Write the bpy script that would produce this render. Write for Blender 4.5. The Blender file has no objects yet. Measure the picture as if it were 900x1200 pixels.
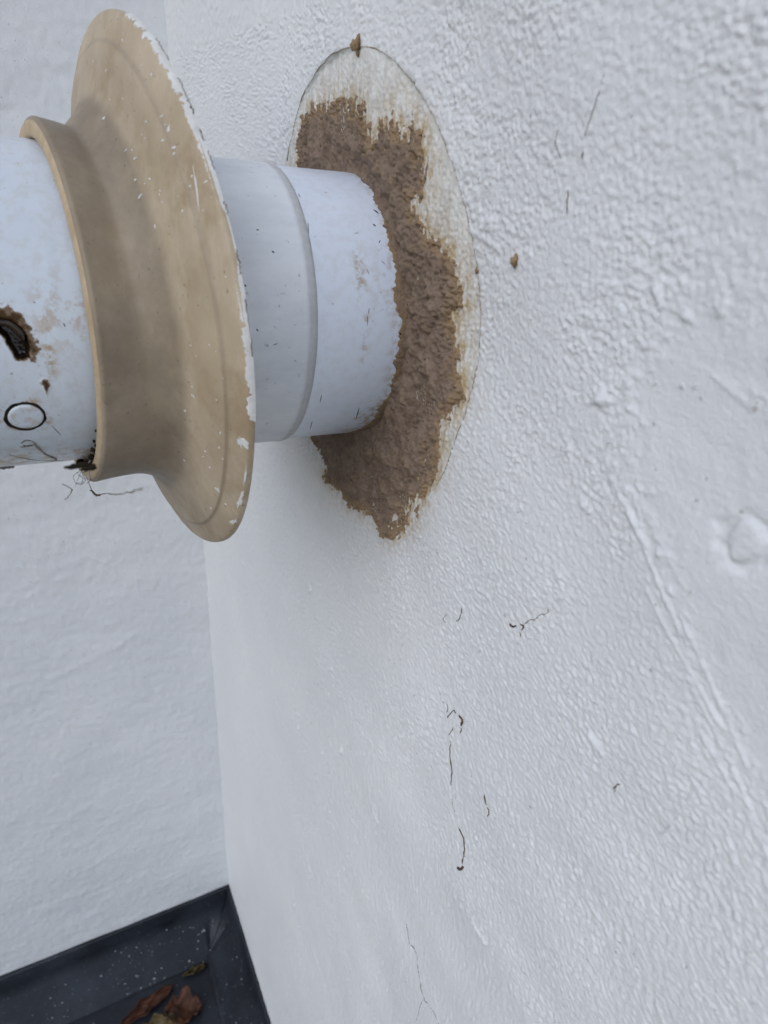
import bpy, bmesh, math, random
import numpy as np
from mathutils import Matrix, Vector

# ---------------------------------------------------------------- camera, sky, sun, exposure
S = 0.001                      # dimensions below are in millimetres
Z0 = 900.0                     # the roof lies 900 mm under the flue; roof surface is z = 0
CAM = np.array([-112.27, -252.76, 55.24])
YAW, PITCH, ROLL, FPX = 0.50194, 0.49029, 0.07446, 774.2   # 900 x 1200 photograph
def cam_axes():
    cy, sy, cp, sp = math.cos(YAW), math.sin(YAW), math.cos(PITCH), math.sin(PITCH)
    f = np.array([sy*cp, cy*cp, -sp]); rt = np.array([cy, -sy, 0.0]); up = np.cross(rt, f)
    cr, sr = math.cos(ROLL), math.sin(ROLL)
    return cr*rt + sr*up, -sr*rt + cr*up, f
RT, UP, FW = cam_axes()
scene = bpy.context.scene
col = scene.collection
cd = bpy.data.cameras.new('camera'); cam = bpy.data.objects.new('camera', cd); col.objects.link(cam)
cd.sensor_fit = 'HORIZONTAL'; cd.sensor_width = 36.0; cd.lens = FPX/900*36
cd.clip_start = 0.005; cd.clip_end = 200
m = Matrix.Identity(4)
for i in range(3):
    m[i][0] = RT[i]; m[i][1] = UP[i]; m[i][2] = -FW[i]
m[0][3], m[1][3], m[2][3] = CAM[0]*S, CAM[1]*S, (CAM[2]+Z0)*S
cam.matrix_world = m
cd.dof.use_dof = True; cd.dof.focus_distance = 0.26; cd.dof.aperture_fstop = 24.0
scene.camera = cam

SUN_EL, SUN_AZ = math.radians(40), math.radians(-119)     # azimuth from +Y towards +X
w = bpy.data.worlds.new('World'); scene.world = w; w.use_nodes = True
nt = w.node_tree; bg = nt.nodes['Background']
sky = nt.nodes.new('ShaderNodeTexSky'); sky.sky_type = 'NISHITA'; sky.sun_disc = False
sky.sun_elevation = SUN_EL; sky.sun_rotation = SUN_AZ
sky.air_density = 1.0; sky.dust_density = 1.0; sky.ozone_density = 3.0
hs = nt.nodes.new('ShaderNodeHueSaturation'); hs.inputs['Saturation'].default_value = 0.88   # thin even cloud
nt.links.new(sky.outputs[0], hs.inputs['Color']); nt.links.new(hs.outputs[0], bg.inputs[0])
bg.inputs[1].default_value = 0.12
sl = bpy.data.lights.new('sun', 'SUN'); sl.energy = 0.62; sl.angle = math.radians(60); sl.color = (1.0, 0.985, 0.96)
so = bpy.data.objects.new('sun', sl); col.objects.link(so)
sd = Vector((math.sin(SUN_AZ)*math.cos(SUN_EL), math.cos(SUN_AZ)*math.cos(SUN_EL), math.sin(SUN_EL)))
so.rotation_euler = (-sd).to_track_quat('-Z', 'Y').to_euler(); so.location = (-2, -2, 4)
vs = scene.view_settings
vs.view_transform = 'Standard'; vs.look = 'None'; vs.gamma = 1.0; vs.use_curve_mapping = False
vs.exposure = 0.51

# ---------------------------------------------------------------- measuring helpers
YC = 310.83                    # the return wall
AX = np.array([0.99955, 0.007567, -0.028986]); AX /= np.linalg.norm(AX)   # flue axis, slightly off level
def ray(px):
    return (px[0]-450)/FPX*RT - (px[1]-600)/FPX*UP + FW
def on_wall(px, x=0.0):
    d = ray(px); return CAM + d*(x-CAM[0])/d[0]
def on_back(px, y=YC):
    d = ray(px); return CAM + d*(y-CAM[1])/d[1]
def on_floor(px, z=-Z0):
    d = ray(px); return CAM + d*(z-CAM[2])/d[2]
PU = np.array([0, -1.0, 0]); PU -= AX*(PU@AX); PU /= np.linalg.norm(PU)   # towards the viewer's side of the pipe
PV = np.cross(PU, AX); PV = PV if PV[2] > 0 else -PV
def on_pipe(px, r=50.0):       # -> (s along axis, angle)
    d = ray(px); dd = d-AX*(d@AX); oo = CAM-AX*(CAM@AX)
    a = dd@dd; b = 2*dd@oo; c = oo@oo-r*r
    t = (-b-math.sqrt(max(0, b*b-4*a*c)))/(2*a); p = CAM+t*d
    return float(p@AX), math.atan2(p@PV, p@PU)
def pipe_pt(s, a, r):
    return AX*s + r*(math.cos(a)*PU + math.sin(a)*PV)

rng = np.random.default_rng(7); random.seed(7)
def tile(n, lo, hi, seed, ay=1.0, az=1.0, ang=0.0):
    """periodic band-passed noise, wavelengths lo..hi in cells, stretched by ay/az along axes turned by ang"""
    g = np.random.default_rng(seed).standard_normal((n, n))
    fy = np.fft.fftfreq(n)[:, None]; fz = np.fft.fftfreq(n)[None, :]
    u = (fy*math.cos(ang)+fz*math.sin(ang))*ay; v = (-fy*math.sin(ang)+fz*math.cos(ang))*az
    k = np.sqrt(u*u+v*v)+1e-9
    f = np.exp(-(k*lo)**2*1.2)*(1-np.exp(-(k*hi)**2*1.2))
    t = np.real(np.fft.ifft2(np.fft.fft2(g)*f)); return t/t.std()
def samp(t, a, b):
    n = t.shape[0]; a = np.asarray(a) % n; b = np.asarray(b) % n
    i = a.astype(int) % n; j = b.astype(int) % n; fa = a-np.floor(a); fb = b-np.floor(b)
    i1 = (i+1) % n; j1 = (j+1) % n
    return (t[i, j]*(1-fa)+t[i1, j]*fa)*(1-fb)+(t[i, j1]*(1-fa)+t[i1, j1]*fa)*fb
def sdf(poly, y, z):
    """signed distance, positive inside"""
    P = np.asarray(poly, float); d = np.full(y.shape, 1e9); ins = np.zeros(y.shape, bool)
    for k in range(len(P)):
        (y0, z0), (y1, z1) = P[k], P[(k+1) % len(P)]
        ey, ez = y1-y0, z1-z0; L = ey*ey+ez*ez+1e-12
        t = np.clip(((y-y0)*ey+(z-z0)*ez)/L, 0, 1)
        d = np.minimum(d, np.hypot(y-y0-t*ey, z-z0-t*ez))
        c = (z0 > z) != (z1 > z)
        with np.errstate(divide='ignore', invalid='ignore'):
            ins ^= c & (y < (y1-y0)*(z-z0)/(z1-z0+1e-12)+y0)
    return np.where(ins, d, -d)
def smooth(a, b, x):
    t = np.clip((x-a)/(b-a), 0, 1); return t*t*(3-2*t)
T_f = tile(1024, 2.2, 6.2, 1)             # 0.5 mm cells: fine stipple
T_m = tile(1024, 7, 26, 2)
T_l = tile(512, 40, 200, 3)
T_s = tile(1024, 1.7, 5.0, 4, ay=0.95, az=2.5, ang=1.93)    # brush drag
T_v = tile(1024, 3, 16, 5, ay=1.0, az=5.0)               # upright fibres
T_x = tile(1024, 2.2, 7, 6)

# ---------------------------------------------------------------- object helpers
def tag(o, label=None, cat=None, group=None, kind=None):
    if label: o['label'] = label
    if cat: o['category'] = cat
    if group: o['group'] = group
    if kind: o['kind'] = kind
    return o
def link(name, me, mat, parent=None, smoothed=True):
    o = bpy.data.objects.new(name, me); col.objects.link(o)
    if mat: me.materials.append(mat)
    if smoothed and len(me.polygons):
        me.polygons.foreach_set('use_smooth', np.ones(len(me.polygons), bool))
    if parent:
        o.parent = parent; o.matrix_parent_inverse = parent.matrix_world.inverted()
    return o
def mesh_np(name, V, F, attrs=None):
    """V (n,3) mm in scene axes with z measured from the flue; F (m,4) or list"""
    me = bpy.data.meshes.new(name)
    V = np.asarray(V, float).copy(); V[:, 2] += Z0; V *= S
    if isinstance(F, np.ndarray):
        k = F.shape[1]
        me.vertices.add(len(V)); me.vertices.foreach_set('co', V.ravel().astype(np.float32))
        me.loops.add(F.size); me.loops.foreach_set('vertex_index', F.ravel().astype(np.int32))
        me.polygons.add(len(F)); me.polygons.foreach_set('loop_start', np.arange(0, F.size, k, dtype=np.int32))
        me.update(calc_edges=True); me.validate()
    else:
        me.from_pydata(V.tolist(), [], F); me.update()
    for nme, arr in (attrs or {}).items():
        a = me.attributes.new(nme, 'FLOAT', 'POINT'); a.data.foreach_set('value', np.asarray(arr, np.float32).ravel())
    return me
def grid_faces(n, m_, wrap=False, flip=False):
    i = np.arange(n-1)[:, None]; mm = m_ if wrap else m_-1; j = np.arange(mm)[None, :]
    j1 = (j+1) % m_
    a = i*m_+j; b = i*m_+j1; c = (i+1)*m_+j1; d = (i+1)*m_+j
    F = np.stack([a+0*j, b+0*i, c, d+0*j], -1).reshape(-1, 4)
    return F[:, ::-1].copy() if flip else F
def empty(name, p):
    o = bpy.data.objects.new(name, None); col.objects.link(o); o.empty_display_size = 0.02
    o.location = (p[0]*S, p[1]*S, (p[2]+Z0)*S); bpy.context.view_layer.update(); return o
def tube(pts, rad, seg=6):
    """tapered closed tube along pts (mm); rad scalar or list"""
    P = np.asarray(pts, float); n = len(P); R = np.broadcast_to(np.asarray(rad, float), (n,))
    V, F = [], []
    T = np.gradient(P, axis=0); T /= np.linalg.norm(T, axis=1)[:, None]+1e-9
    ref = np.array([1.0, 0.13, 0.21])
    for k in range(n):
        u = np.cross(T[k], ref); u /= np.linalg.norm(u)+1e-9; v = np.cross(T[k], u)
        for j in range(seg):
            a = 2*math.pi*j/seg; V.append(P[k]+R[k]*(math.cos(a)*u+math.sin(a)*v))
    for k in range(n-1):
        for j in range(seg):
            F.append([k*seg+j, k*seg+(j+1) % seg, (k+1)*seg+(j+1) % seg, (k+1)*seg+j])
    F.append(list(range(seg))[::-1]); F.append([(n-1)*seg+j for j in range(seg)])
    return np.array(V), F
def merge(parts):
    V, F, o = [], [], 0
    for v, f in parts:
        V.append(np.asarray(v)); F += [[i+o for i in q] for q in f]; o += len(v)
    return np.vstack(V), F
def subdiv_path(pts, n=4, jit=0.0):
    """smooth a polyline (Catmull-Rom)"""
    P = [np.asarray(p, float) for p in pts]; P = [2*P[0]-P[1]]+P+[2*P[-1]-P[-2]]; out = []
    for k in range(1, len(P)-2):
        for t in np.arange(n)/n:
            a, b, c, d = P[k-1], P[k], P[k+1], P[k+2]
            out.append(.5*((2*b)+(c-a)*t+(2*a-5*b+4*c-d)*t*t+(-a+3*b-3*c+d)*t**3)+rng.normal(0, 1, 3)*jit)
    out.append(P[-2]); return np.array(out)

# ---------------------------------------------------------------- materials
class NT:
    def __init__(self, name):
        self.m = bpy.data.materials.new(name); self.m.use_nodes = True
        self.t = self.m.node_tree; self.b = self.t.nodes['Principled BSDF']
        self.co = self.n('ShaderNodeTexCoord').outputs['Object']
    def n(self, ty, **kw):
        x = self.t.nodes.new(ty)
        for k, v in kw.items(): setattr(x, k, v)
        return x
    def l(self, a, b): self.t.links.new(a, b)
    def noise(self, scale, detail=4, rough=.55, vec=None, scl=None):
        x = self.n('ShaderNodeTexNoise'); x.inputs['Scale'].default_value = scale
        x.inputs['Detail'].default_value = detail; x.inputs['Roughness'].default_value = rough
        v = vec or self.co
        if scl:
            mp = self.n('ShaderNodeMapping'); mp.inputs['Scale'].default_value = scl; self.l(v, mp.inputs[0]); v = mp.outputs[0]
        self.l(v, x.inputs['Vector']); return x.outputs['Fac']
    def ramp(self, fac, stops, interp='LINEAR'):
        r = self.n('ShaderNodeValToRGB'); cr = r.color_ramp; cr.interpolation = interp
        while len(cr.elements) < len(stops): cr.elements.new(.5)
        for e, (p, c) in zip(cr.elements, stops):
            e.position = p; e.color = (c, c, c, 1) if isinstance(c, (int, float)) else (*c, 1)
        self.l(fac, r.inputs[0]); return r.outputs[0]
    def attr(self, name):
        a = self.n('ShaderNodeAttribute', attribute_name=name); return a.outputs['Fac']
    def mix(self, fac, a, b, mode='MIX'):
        x = self.n('ShaderNodeMix', data_type='RGBA', blend_type=mode)
        for s, v in ((0, fac), (6, a), (7, b)):
            if hasattr(v, 'is_linked'): self.l(v, x.inputs[s])
            else: x.inputs[s].default_value = v if s == 0 else (*v, 1)
        return x.outputs[2]
    def math(self, op, a, b=0.0, clamp=False):
        x = self.n('ShaderNodeMath', operation=op, use_clamp=clamp)
        for s, v in ((0, a), (1, b)):
            if hasattr(v, 'is_linked'): self.l(v, x.inputs[s])
            else: x.inputs[s].default_value = v
        return x.outputs[0]
    def bump(self, h, dist, strength=1.0):
        x = self.n('ShaderNodeBump'); x.inputs['Distance'].default_value = dist; x.inputs['Strength'].default_value = strength
        self.l(h, x.inputs['Height']); self.l(x.outputs[0], self.b.inputs['Normal'])
    def done(self, base, rough=.5, spec=.5, **kw):
        for nm, v in (('Base Color', base), ('Roughness', rough)):
            if hasattr(v, 'is_linked'): self.l(v, self.b.inputs[nm])
            else: self.b.inputs[nm].default_value = v if nm != 'Base Color' else (*v, 1)
        self.b.inputs['Specular IOR Level'].default_value = spec
        for k, v in kw.items(): self.b.inputs[k].default_value = v
        return self.m
def paint_material(name):
    k = NT(name)
    blotch = k.noise(9, 5, .6)
    base = k.mix(k.ramp(blotch, [(.3, 0.0), (.7, 1.0)]), (.69, .70, .71), (.74, .745, .745))
    spots = k.noise(430, 2, .5)
    base = k.mix(k.ramp(spots, [(.715, 0.0), (.76, .6)]), base, (.30, .27, .23))
    # bare filler inside the old collar line and brown fringe round the sealant
    fib = k.noise(230, 5, .7, scl=(1, 1, .7))
    filler = k.mix(k.ramp(fib, [(.38, 0.0), (.58, 1.0)]), (.56, .545, .50), (.755, .745, .70))
    base = k.mix(k.attr('bare'), base, filler)
    fr = k.math('MULTIPLY', k.attr('fringe'), k.ramp(k.noise(300, 5, .75, scl=(1, 1, .6)), [(.42, .08), (.60, 1.0)]))
    base = k.mix(fr, base, (.46, .345, .19))
    k.bump(k.noise(1000, 5, .65), .0005, .6)
    return k.done(base, k.ramp(blotch, [(.3, .50), (.7, .62)]), .35)
M = {}
M['paint'] = paint_material('white_masonry_paint')
def plastic_material(name, c0, c1):
    k = NT(name)
    c = k.mix(k.ramp(k.noise(26, 5, .6), [(.35, 0.0), (.7, 1.0)]), c0, c1)
    c = k.mix(k.ramp(k.noise(620, 2, .5), [(.72, 0.0), (.77, .8)]), c, (.25, .22, .18))
    sm = k.math('MULTIPLY', k.attr('smear'), k.ramp(k.noise(300, 5, .7), [(.47, 0.0), (.6, 1.0)]))
    c = k.mix(sm, c, (.42, .31, .19))
    c = k.mix(k.ramp(k.attr('soot'), [(.25, 0.0), (.5, .85), (.75, 1.0)]), c, k.ramp(k.attr('soot'), [(.45, (.20, .10, .018)), (.66, (.085, .040, .008)), (.85, (.012, .007, .004))]))
    k.bump(k.noise(220, 3, .5), .0001, .25)
    rg = k.ramp(k.attr('soot'), [(.2, .30), (.45, .7), (.7, .6), (.9, .12)])
    k.done(c, rg, .5)
    k.l(k.ramp(k.attr('soot'), [(.15, .5), (.4, .08), (.72, .12), (.9, .6)]), k.b.inputs['Specular IOR Level'])
    return k.m
M['plastic'] = plastic_material('white_plastic', (.735, .80, .90), (.785, .845, .925))
M['plastic_dark'] = plastic_material('darker_white_plastic', (.575, .63, .69), (.65, .70, .75))  # darker tone of the same plastic, for the end section and plug
k = NT('weathered_grey_plastic')
c = k.mix(k.ramp(k.noise(42, 6, .7, scl=(.5, 1, 1)), [(.34, 0.0), (.64, 1.0)]), (.66, .70, .735), (.82, .85, .875))
c = k.mix(k.ramp(k.noise(520, 3, .6), [(.66, 0.0), (.75, .7)]), c, (.27, .27, .26))
c = k.mix(k.math('MULTIPLY', k.attr('smear'), k.ramp(k.noise(420, 4, .7), [(.3, .55), (.7, .85)])), c, (.43, .425, .42))
k.bump(k.noise(420, 4, .6), .00012, .4)
M['grey'] = k.done(c, .5, .4)
k = NT('tan_rubber')
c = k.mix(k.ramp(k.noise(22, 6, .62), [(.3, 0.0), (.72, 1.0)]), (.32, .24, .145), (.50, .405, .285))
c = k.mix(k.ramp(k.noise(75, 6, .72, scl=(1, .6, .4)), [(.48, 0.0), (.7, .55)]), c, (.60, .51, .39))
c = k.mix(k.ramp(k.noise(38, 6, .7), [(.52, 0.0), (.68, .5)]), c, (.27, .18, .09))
dm = k.math('MULTIPLY', k.attr('dirt_tone'), k.ramp(k.noise(55, 6, .68), [(.28, .45), (.68, 1.0)]))
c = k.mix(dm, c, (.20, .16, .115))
c = k.mix(k.ramp(k.noise(700, 2, .5), [(.68, 0.0), (.76, .7)]), c, (.14, .10, .07))
k.bump(k.noise(480, 4, .6), .00015, .4)
M['tan'] = k.done(c, k.ramp(k.noise(40, 4, .6), [(.3, .42), (.7, .6)]), .4)
k = NT('tan_rubber_cut_edge')
c = k.mix(k.ramp(k.noise(120, 5, .7), [(.3, 0.0), (.7, 1.0)]), (.38, .275, .16), (.52, .41, .27)); M['tan_edge'] = k.done(c, .55, .3)
k = NT('brown_sealant')
c = k.mix(k.ramp(k.noise(120, 6, .7), [(.3, 0.0), (.7, 1.0)]), (.19, .135, .10), (.36, .272, .205))
c = k.mix(k.math('MULTIPLY', k.attr('thin'), k.ramp(k.noise(420, 4, .7), [(.35, .3), (.6, 1.0)])), c, (.40, .275, .15))
c = k.mix(k.ramp(k.noise(800, 2, .5), [(.66, 0.0), (.75, .9)]), c, (.07, .045, .03))
k.bump(k.noise(900, 6, .75), .0011, .9)
M['sealant'] = k.done(c, .85, .2)
k = NT('black_roof_membrane')
c = k.mix(k.ramp(k.noise(14, 6, .65), [(.3, 0.0), (.75, 1.0)]), (.004, .005, .008), (.026, .032, .044))
c = k.mix(k.ramp(k.noise(380, 3, .6), [(.66, 0.0), (.74, .8)]), c, (.22, .24, .27))
k.bump(k.noise(160, 4, .6), .0008, .4)
M['roof'] = k.done(c, k.ramp(k.noise(25, 4, .6), [(.3, .42), (.7, .62)]), .4)
def plain(name, a, b, scale, rough=.7, spec=.3, bump=0.0):
    k = NT(name); c = k.mix(k.ramp(k.noise(scale, 5, .65), [(.32, 0.0), (.68, 1.0)]), a, b)
    if bump: k.bump(k.noise(scale*3, 4, .6), bump, .7)
    return k.done(c, rough, spec)
M['leaf'] = plain('dead_leaf_brown', (.030, .012, .007), (.12, .045, .022), 90, .6, .3, .0012)
M['leaf_olive'] = plain('dead_leaf_olive', (.035, .027, .011), (.14, .10, .04), 120, .6, .3, .001)
M['root'] = plain('dry_root', (.05, .032, .018), (.13, .085, .045), 300)
M['line'] = plain('grimy_paint_line', (.15, .12, .085), (.44, .39, .31), 120, .8)
M['crack'] = plain('crack_dirt', (.10, .085, .07), (.26, .23, .2), 300, .9)
M['black'] = plain('black_grime', (.008, .007, .005), (.035, .024, .014), 300, .85, .15)
M['soot'] = plain('sooty_gloss', (.010, .007, .005), (.045, .022, .010), 250, .09, .6)
M['flake'] = plain('old_white_paint', (.56, .55, .52), (.72, .715, .69), 200, .6, .3, .0003)
M['web'] = plain('cobweb_grey', (.10, .09, .075), (.30, .28, .25), 300)
M['crumb'] = plain('sealant_crumb', (.20, .13, .07), (.38, .27, .16), 300, .85, .2, .001)
M['grit'] = plain('pale_grit', (.35, .36, .38), (.7, .7, .7), 300)

# ---------------------------------------------------------------- roof and flashing
V = []; F = []
RX0, RY0 = -3200.0, -3200.0
me = mesh_np('roof', np.array([[RX0, RY0, -Z0], [150, RY0, -Z0], [150, YC+150, -Z0], [RX0, YC+150, -Z0],
     [RX0, RY0, -Z0-120], [150, RY0, -Z0-120], [150, YC+150, -Z0-120], [RX0, YC+150, -Z0-120]]),
     [[0, 1, 2, 3], [7, 6, 5, 4], [0, 4, 5, 1], [1, 5, 6, 2], [2, 6, 7, 3], [3, 7, 4, 0]])
tag(link('roof', me, M['roof'], smoothed=False), kind='structure')
# upstand cross-section: (distance from wall, height over roof)
prof = [(0.6, 73), (3.4, 72.4), (4.2, 70.5), (5.2, 52), (7, 44), (11, 37), (40, 4.2), (43.5, 1.6), (47, 0.5)]
prof_side = [(0.6, 73), (3.0, 72.4), (3.8, 70.5), (5.0, 58), (7, 50), (10, 45), (41, 3.6), (44, 1.4), (47, 0.5)]
def flashing(name, prof, run, place, label):
    n = len(prof); V = []; rs = np.array(run)
    for t in rs:
        for k, (d, h) in enumerate(prof):
            wob = .5*math.sin(t*.021)+.35*math.sin(t*.067+1)
            V.append(place(t, d+(wob if 1 < k < n-1 else 0), h+(wob if k < 3 else 0)))
    F = grid_faces(len(rs), n)
    o = link(name, mesh_np(name, np.array(V), F), M['roof'])
    sol = o.modifiers.new('thickness', 'SOLIDIFY'); sol.thickness = .0004; sol.offset = 0
    return tag(o, label, 'flashing')
run_b = np.concatenate([np.linspace(-3000, -400, 20), np.linspace(-380, -.8, 120)])
def place_b(t, d, h): return (min(t, -d*0.98-.3), YC-d, h-Z0)       # mitred into the corner
flashing('roof_flashing', prof, run_b, place_b, 'black membrane upstand along the foot of the wall behind the flue')
run_s = np.concatenate([np.linspace(-3000, -300, 20), np.linspace(-280, YC-.8, 150)])
def place_s(t, d, h): return (-d, min(t, YC-d*0.98-.3), h-Z0)
flashing('roof_flashing', prof_side, run_s, place_s, 'black membrane upstand along the foot of the wall the flue passes through')

# ---------------------------------------------------------------- the wall the flue passes through
trace_px = [(336,189),(342,160),(352,120),(363,96),(378,73),(395,60),(415,55),(441,57),(462,72),(482,96),(505,134),(519,166),(531,200),
            (542,244),(548,276),(554,316),(557,373),(555,417),(552,451),(545,486),(536,515),(525,550),(511,573),(490,594),(466,609)]
trace = [on_wall(p)[1:] for p in trace_px]
a0 = math.atan2(trace[-1][1]+5, trace[-1][0]+1); a1 = math.atan2(trace[0][1]+5, trace[0][0]+1)
r0 = math.hypot(trace[-1][0]+1, trace[-1][1]+5); r1 = math.hypot(trace[0][0]+1, trace[0][1]+5)
if a0 > a1: a0 -= 2*math.pi
n_hidden = 24
for i in range(1, n_hidden):
    t = i/n_hidden; a = a0+(a1-a0)*t; r = r0+(r1-r0)*t; trace.append(np.array([r*math.cos(a)-1, r*math.sin(a)-5]))
trace = np.array(trace)
seal_px = [(350,193),(352,165),(354,148),(362,135),(372,128),(385,126),(395,122),(403,119),(415,122),(425,127),(428,141),(432,158),(434,172),
           (441,166),(447,154),(455,142),(461,136),(467,150),(471,163),(479,150),(488,157),(494,174),(497,195),(498,210),(493,225),(483,235),
           (486,250),(496,266),(506,285),(520,295),(526,304),(526,320),(530,335),(537,349),(533,358),(523,366),(523,380),(527,395),(533,406),(530,425),
           (536,444),(540,465),(531,478),(520,490),(513,499),(515,515),(514,530),(515,545),(510,561),(499,584),(485,607),(473,621),(458,631),(447,627),
           (441,611),(427,600),(409,593),(398,574),(384,566),(379,560),(383,547),(377,529),(368,516)]
seal = [on_wall(p)[1:] for p in seal_px]
b0 = math.atan2(seal[-1][1], seal[-1][0]); b1 = math.atan2(seal[0][1], seal[0][0])
if b0 > b1: b0 -= 2*math.pi
q0, q1 = np.hypot(*seal[-1]), np.hypot(*seal[0])
for i in range(1, 20):
    t = i/20; a = b0+(b1-b0)*t; r = q0+(q1-q0)*t-8*math.sin(math.pi*t)+3*math.sin(9*t); seal.append(np.array([r*math.cos(a), r*math.sin(a)]))
seal = np.array(seal)
smooth_px = [(742,545),(760,430),(800,395),(850,375),(905,330),(960,600),(960,1150),(905,960),(865,850),(815,730),(775,640)]
patch = np.array([on_wall(p)[1:] for p in smooth_px])

def seg_dist(y, z, A, B):
    ey, ez = B[0]-A[0], B[1]-A[1]; L = ey*ey+ez*ez
    t = np.clip(((y-A[0])*ey+(z-A[1])*ez)/L, 0, 1); return np.hypot(y-A[0]-t*ey, z-A[1]-t*ez), t
lumps = [((706,466), 2.1, 1.5), ((700,470), 1.2, .6), ((683,592), 1.0, .9), ((690,600), .7, .6), ((621,300), .9, .5), ((655,676), 1.3, .6),
         ((720,545), .9, .6), ((735,575), .8, .6), ((752,615), .8, .5), ((775,650), .9, .6), ((788,690), .9, .6), ((285,660), 2.2, .8), ((364,692), 2.0, .9),
         ((309,742), 1.2, .5), ((389,785), 1.4, .6), ((340,727), 1.0, .5), ((315,820), 1.4, .7), ((350,853), 1.2, .8), ((378,882), 1.4, .8), ((400,880), 1.6, .9),
         ((302,862), 1.4, .6), ((570,263), 2.2, .7), ((562,262), 1.4, .7), ((768,340), 1.1, .9), ((790,278), 1.0, .7), ((800,372), 1.0, .7), ((840,365), .9, .6), ((770,352), .9, .7),
         ((345,1060), 1.8, .7), ((630,540), .8, .5), ((660,700), .9, .5), ((845,355), .8, .6), ((738,480), .8, .6), ((745,440), .9, .6), ((735,452), .7, .6), ((760,405), .9, .6), ((778,395), .8, .5)]
drips = [((436,945),(443,965), .9, .8), ((466,950),(472,962), .8, .6), ((360,1005),(364,1022), 1.0, .7), ((365,1110),(372,1128), 1.2, .8), ((555,1080),(570,1105), .9, .9),
         ((693,860),(706,882), 1.0, .9), ((448,1148),(452,1162), .9, .7), ((570,1140),(566,1130), .7, .5), ((560,690),(572,700), .7, .5), ((655,440),(668,470), .5, .3),
         ((715,560),(760,640), .55, .45), ((738,600),(800,740), .5, .5), ((760,690),(840,850), .45, .4), ((800,720),(870,900), .45, .4), ((548,270),(582,292), .8, .6),
         ((690,1060),(715,1095), .7, .5), ((820,860),(900,1010), .4, .35), ((800,780),(880,960), .35, .3), ((880,480),(830,440), .5, .3)]
def height_house(Y, Z):
    ins = sdf(trace, Y, Z); sm_ = smooth(-6, 5, sdf(patch, Y, Z)+2.5*samp(T_l, Y*2, Z*2)+2*samp(T_m, Y*2, Z*2))
    low = smooth(10, -90, Z)*(1-sm_)
    st = samp(T_f, Y*2, Z*2); st = np.where(st > 0, st**1.0, .6*st)
    fine = .215*st+.10*samp(T_m, Y*2+300, Z*2)+.075*samp(T_x, Y*2, Z*2)
    drag = .17*samp(T_s, Y*2, Z*2)+.02*samp(T_x, Y*2, Z*2)+.05*samp(T_m, Y*2, Z*2+200)+.02*st
    near = smooth(60, -120, Y)
    amp = .58+.52*smooth(-1.2, 1.3, samp(T_l, Y*1.6+50, Z*1.6)); fine = fine*amp; drag = drag*(.35+.65*amp)
    h = (fine*(1-.75*low)+drag*low)*(1-.88*sm_)*(1.25-.25*near) + .03*samp(T_s, Y*2+99, Z*2)*sm_ + .06*samp(T_m, Y, Z)*sm_
    h = h+.54*samp(T_l, Y*.8, Z*.8)*(1-.85*smooth(-100, 10, Y))-.25*sm_
    i_ = smooth(-.4, .5, ins)
    hin = .10*samp(T_v, Y*2, Z*2)+.13*samp(T_f, Y*2, Z*2)+.08*samp(T_x, Y*2, Z*2)+.5*samp(T_l, Y*.8, Z*.8)-.75
    i_ = i_*(1-smooth(-42, -70, Z)*smooth(-62, -40, Y)); h = h*(1-i_)+hin*i_
    for px, r, a in lumps:
        p = on_wall(px); d2 = (Y-p[1])**2+(Z-p[2])**2; h = h+a*(1.9 if p[1] > -20 else 1.1)*np.exp(-d2/(r*r*.8)*(1+.3*samp(T_f, Y*3, Z*3)))
    for p0, p1, r, a in drips:
        d, t = seg_dist(Y, Z, on_wall(p0)[1:], on_wall(p1)[1:]); d = d+.25*samp(T_f, Y*2, Z*2)*r; h = h+a*np.exp(-(d/r)**2)
    # round filled dimple near the smooth patch
    p = on_wall((872,634)); d = np.hypot((Y-p[1])*.95, (Z-p[2]))+.5*samp(T_m, Y*2, Z*2)
    h = h-.6*np.exp(-((d-4.8)/1.0)**2)+.5*np.exp(-(d/3.6)**4)-.25*np.exp(-((d-5.0)/1.4)**2)*smooth(2, -4, Z-p[2])
    # the rim of the hole round the pipe
    h = h-3.2*smooth(60, 51, np.hypot(Y, Z))
    return h
def lines(segs):
    out = [segs[0][0]]
    for a, b, st in segs:
        n = max(1, int(round((b-a)/st))); out += list(a+(b-a)*np.arange(1, n+1)/n)
    return np.array(out)
ys = lines([(-3000,-600,160), (-600,-300,12), (-300,-235,1.4), (-235,-60,.5), (-60,80,.7), (80,YC+3,1.7)])
zs = lines([(-Z0-5,-840,8), (-840,-420,2.6), (-420,-200,1.4), (-200,-110,.6), (-110,105,.5), (105,180,1.2), (180,420,10), (420,1700,80)])
Y, Z = np.meshgrid(ys, zs, indexing='ij')
H = height_house(Y, Z)
hole = np.hypot(Y, Z)
ds = sdf(seal, Y, Z); ins = sdf(trace, Y, Z)
fade = smooth(-42, -70, Z)*smooth(-62, -40, Y)
bare = smooth(-.3, .4, ins)*.85*(1-fade)
fringe = np.clip(np.exp(-np.maximum(-ds, 0)/4.5)*1.25, 0, 1)*smooth(-14, -2, ins+4)*(1-.45*fade) + .28*smooth(-2, 6, ins)*smooth(-22, 0, ds)
below = np.exp(-((Y+30)/55)**2)*smooth(-150, -95, Z)*smooth(-80, -100, Z)*.12
fringe = np.clip(fringe+below, 0, 1)
V = np.stack([-H.ravel(), Y.ravel(), Z.ravel()], -1)
F = grid_faces(len(ys), len(zs))
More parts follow.
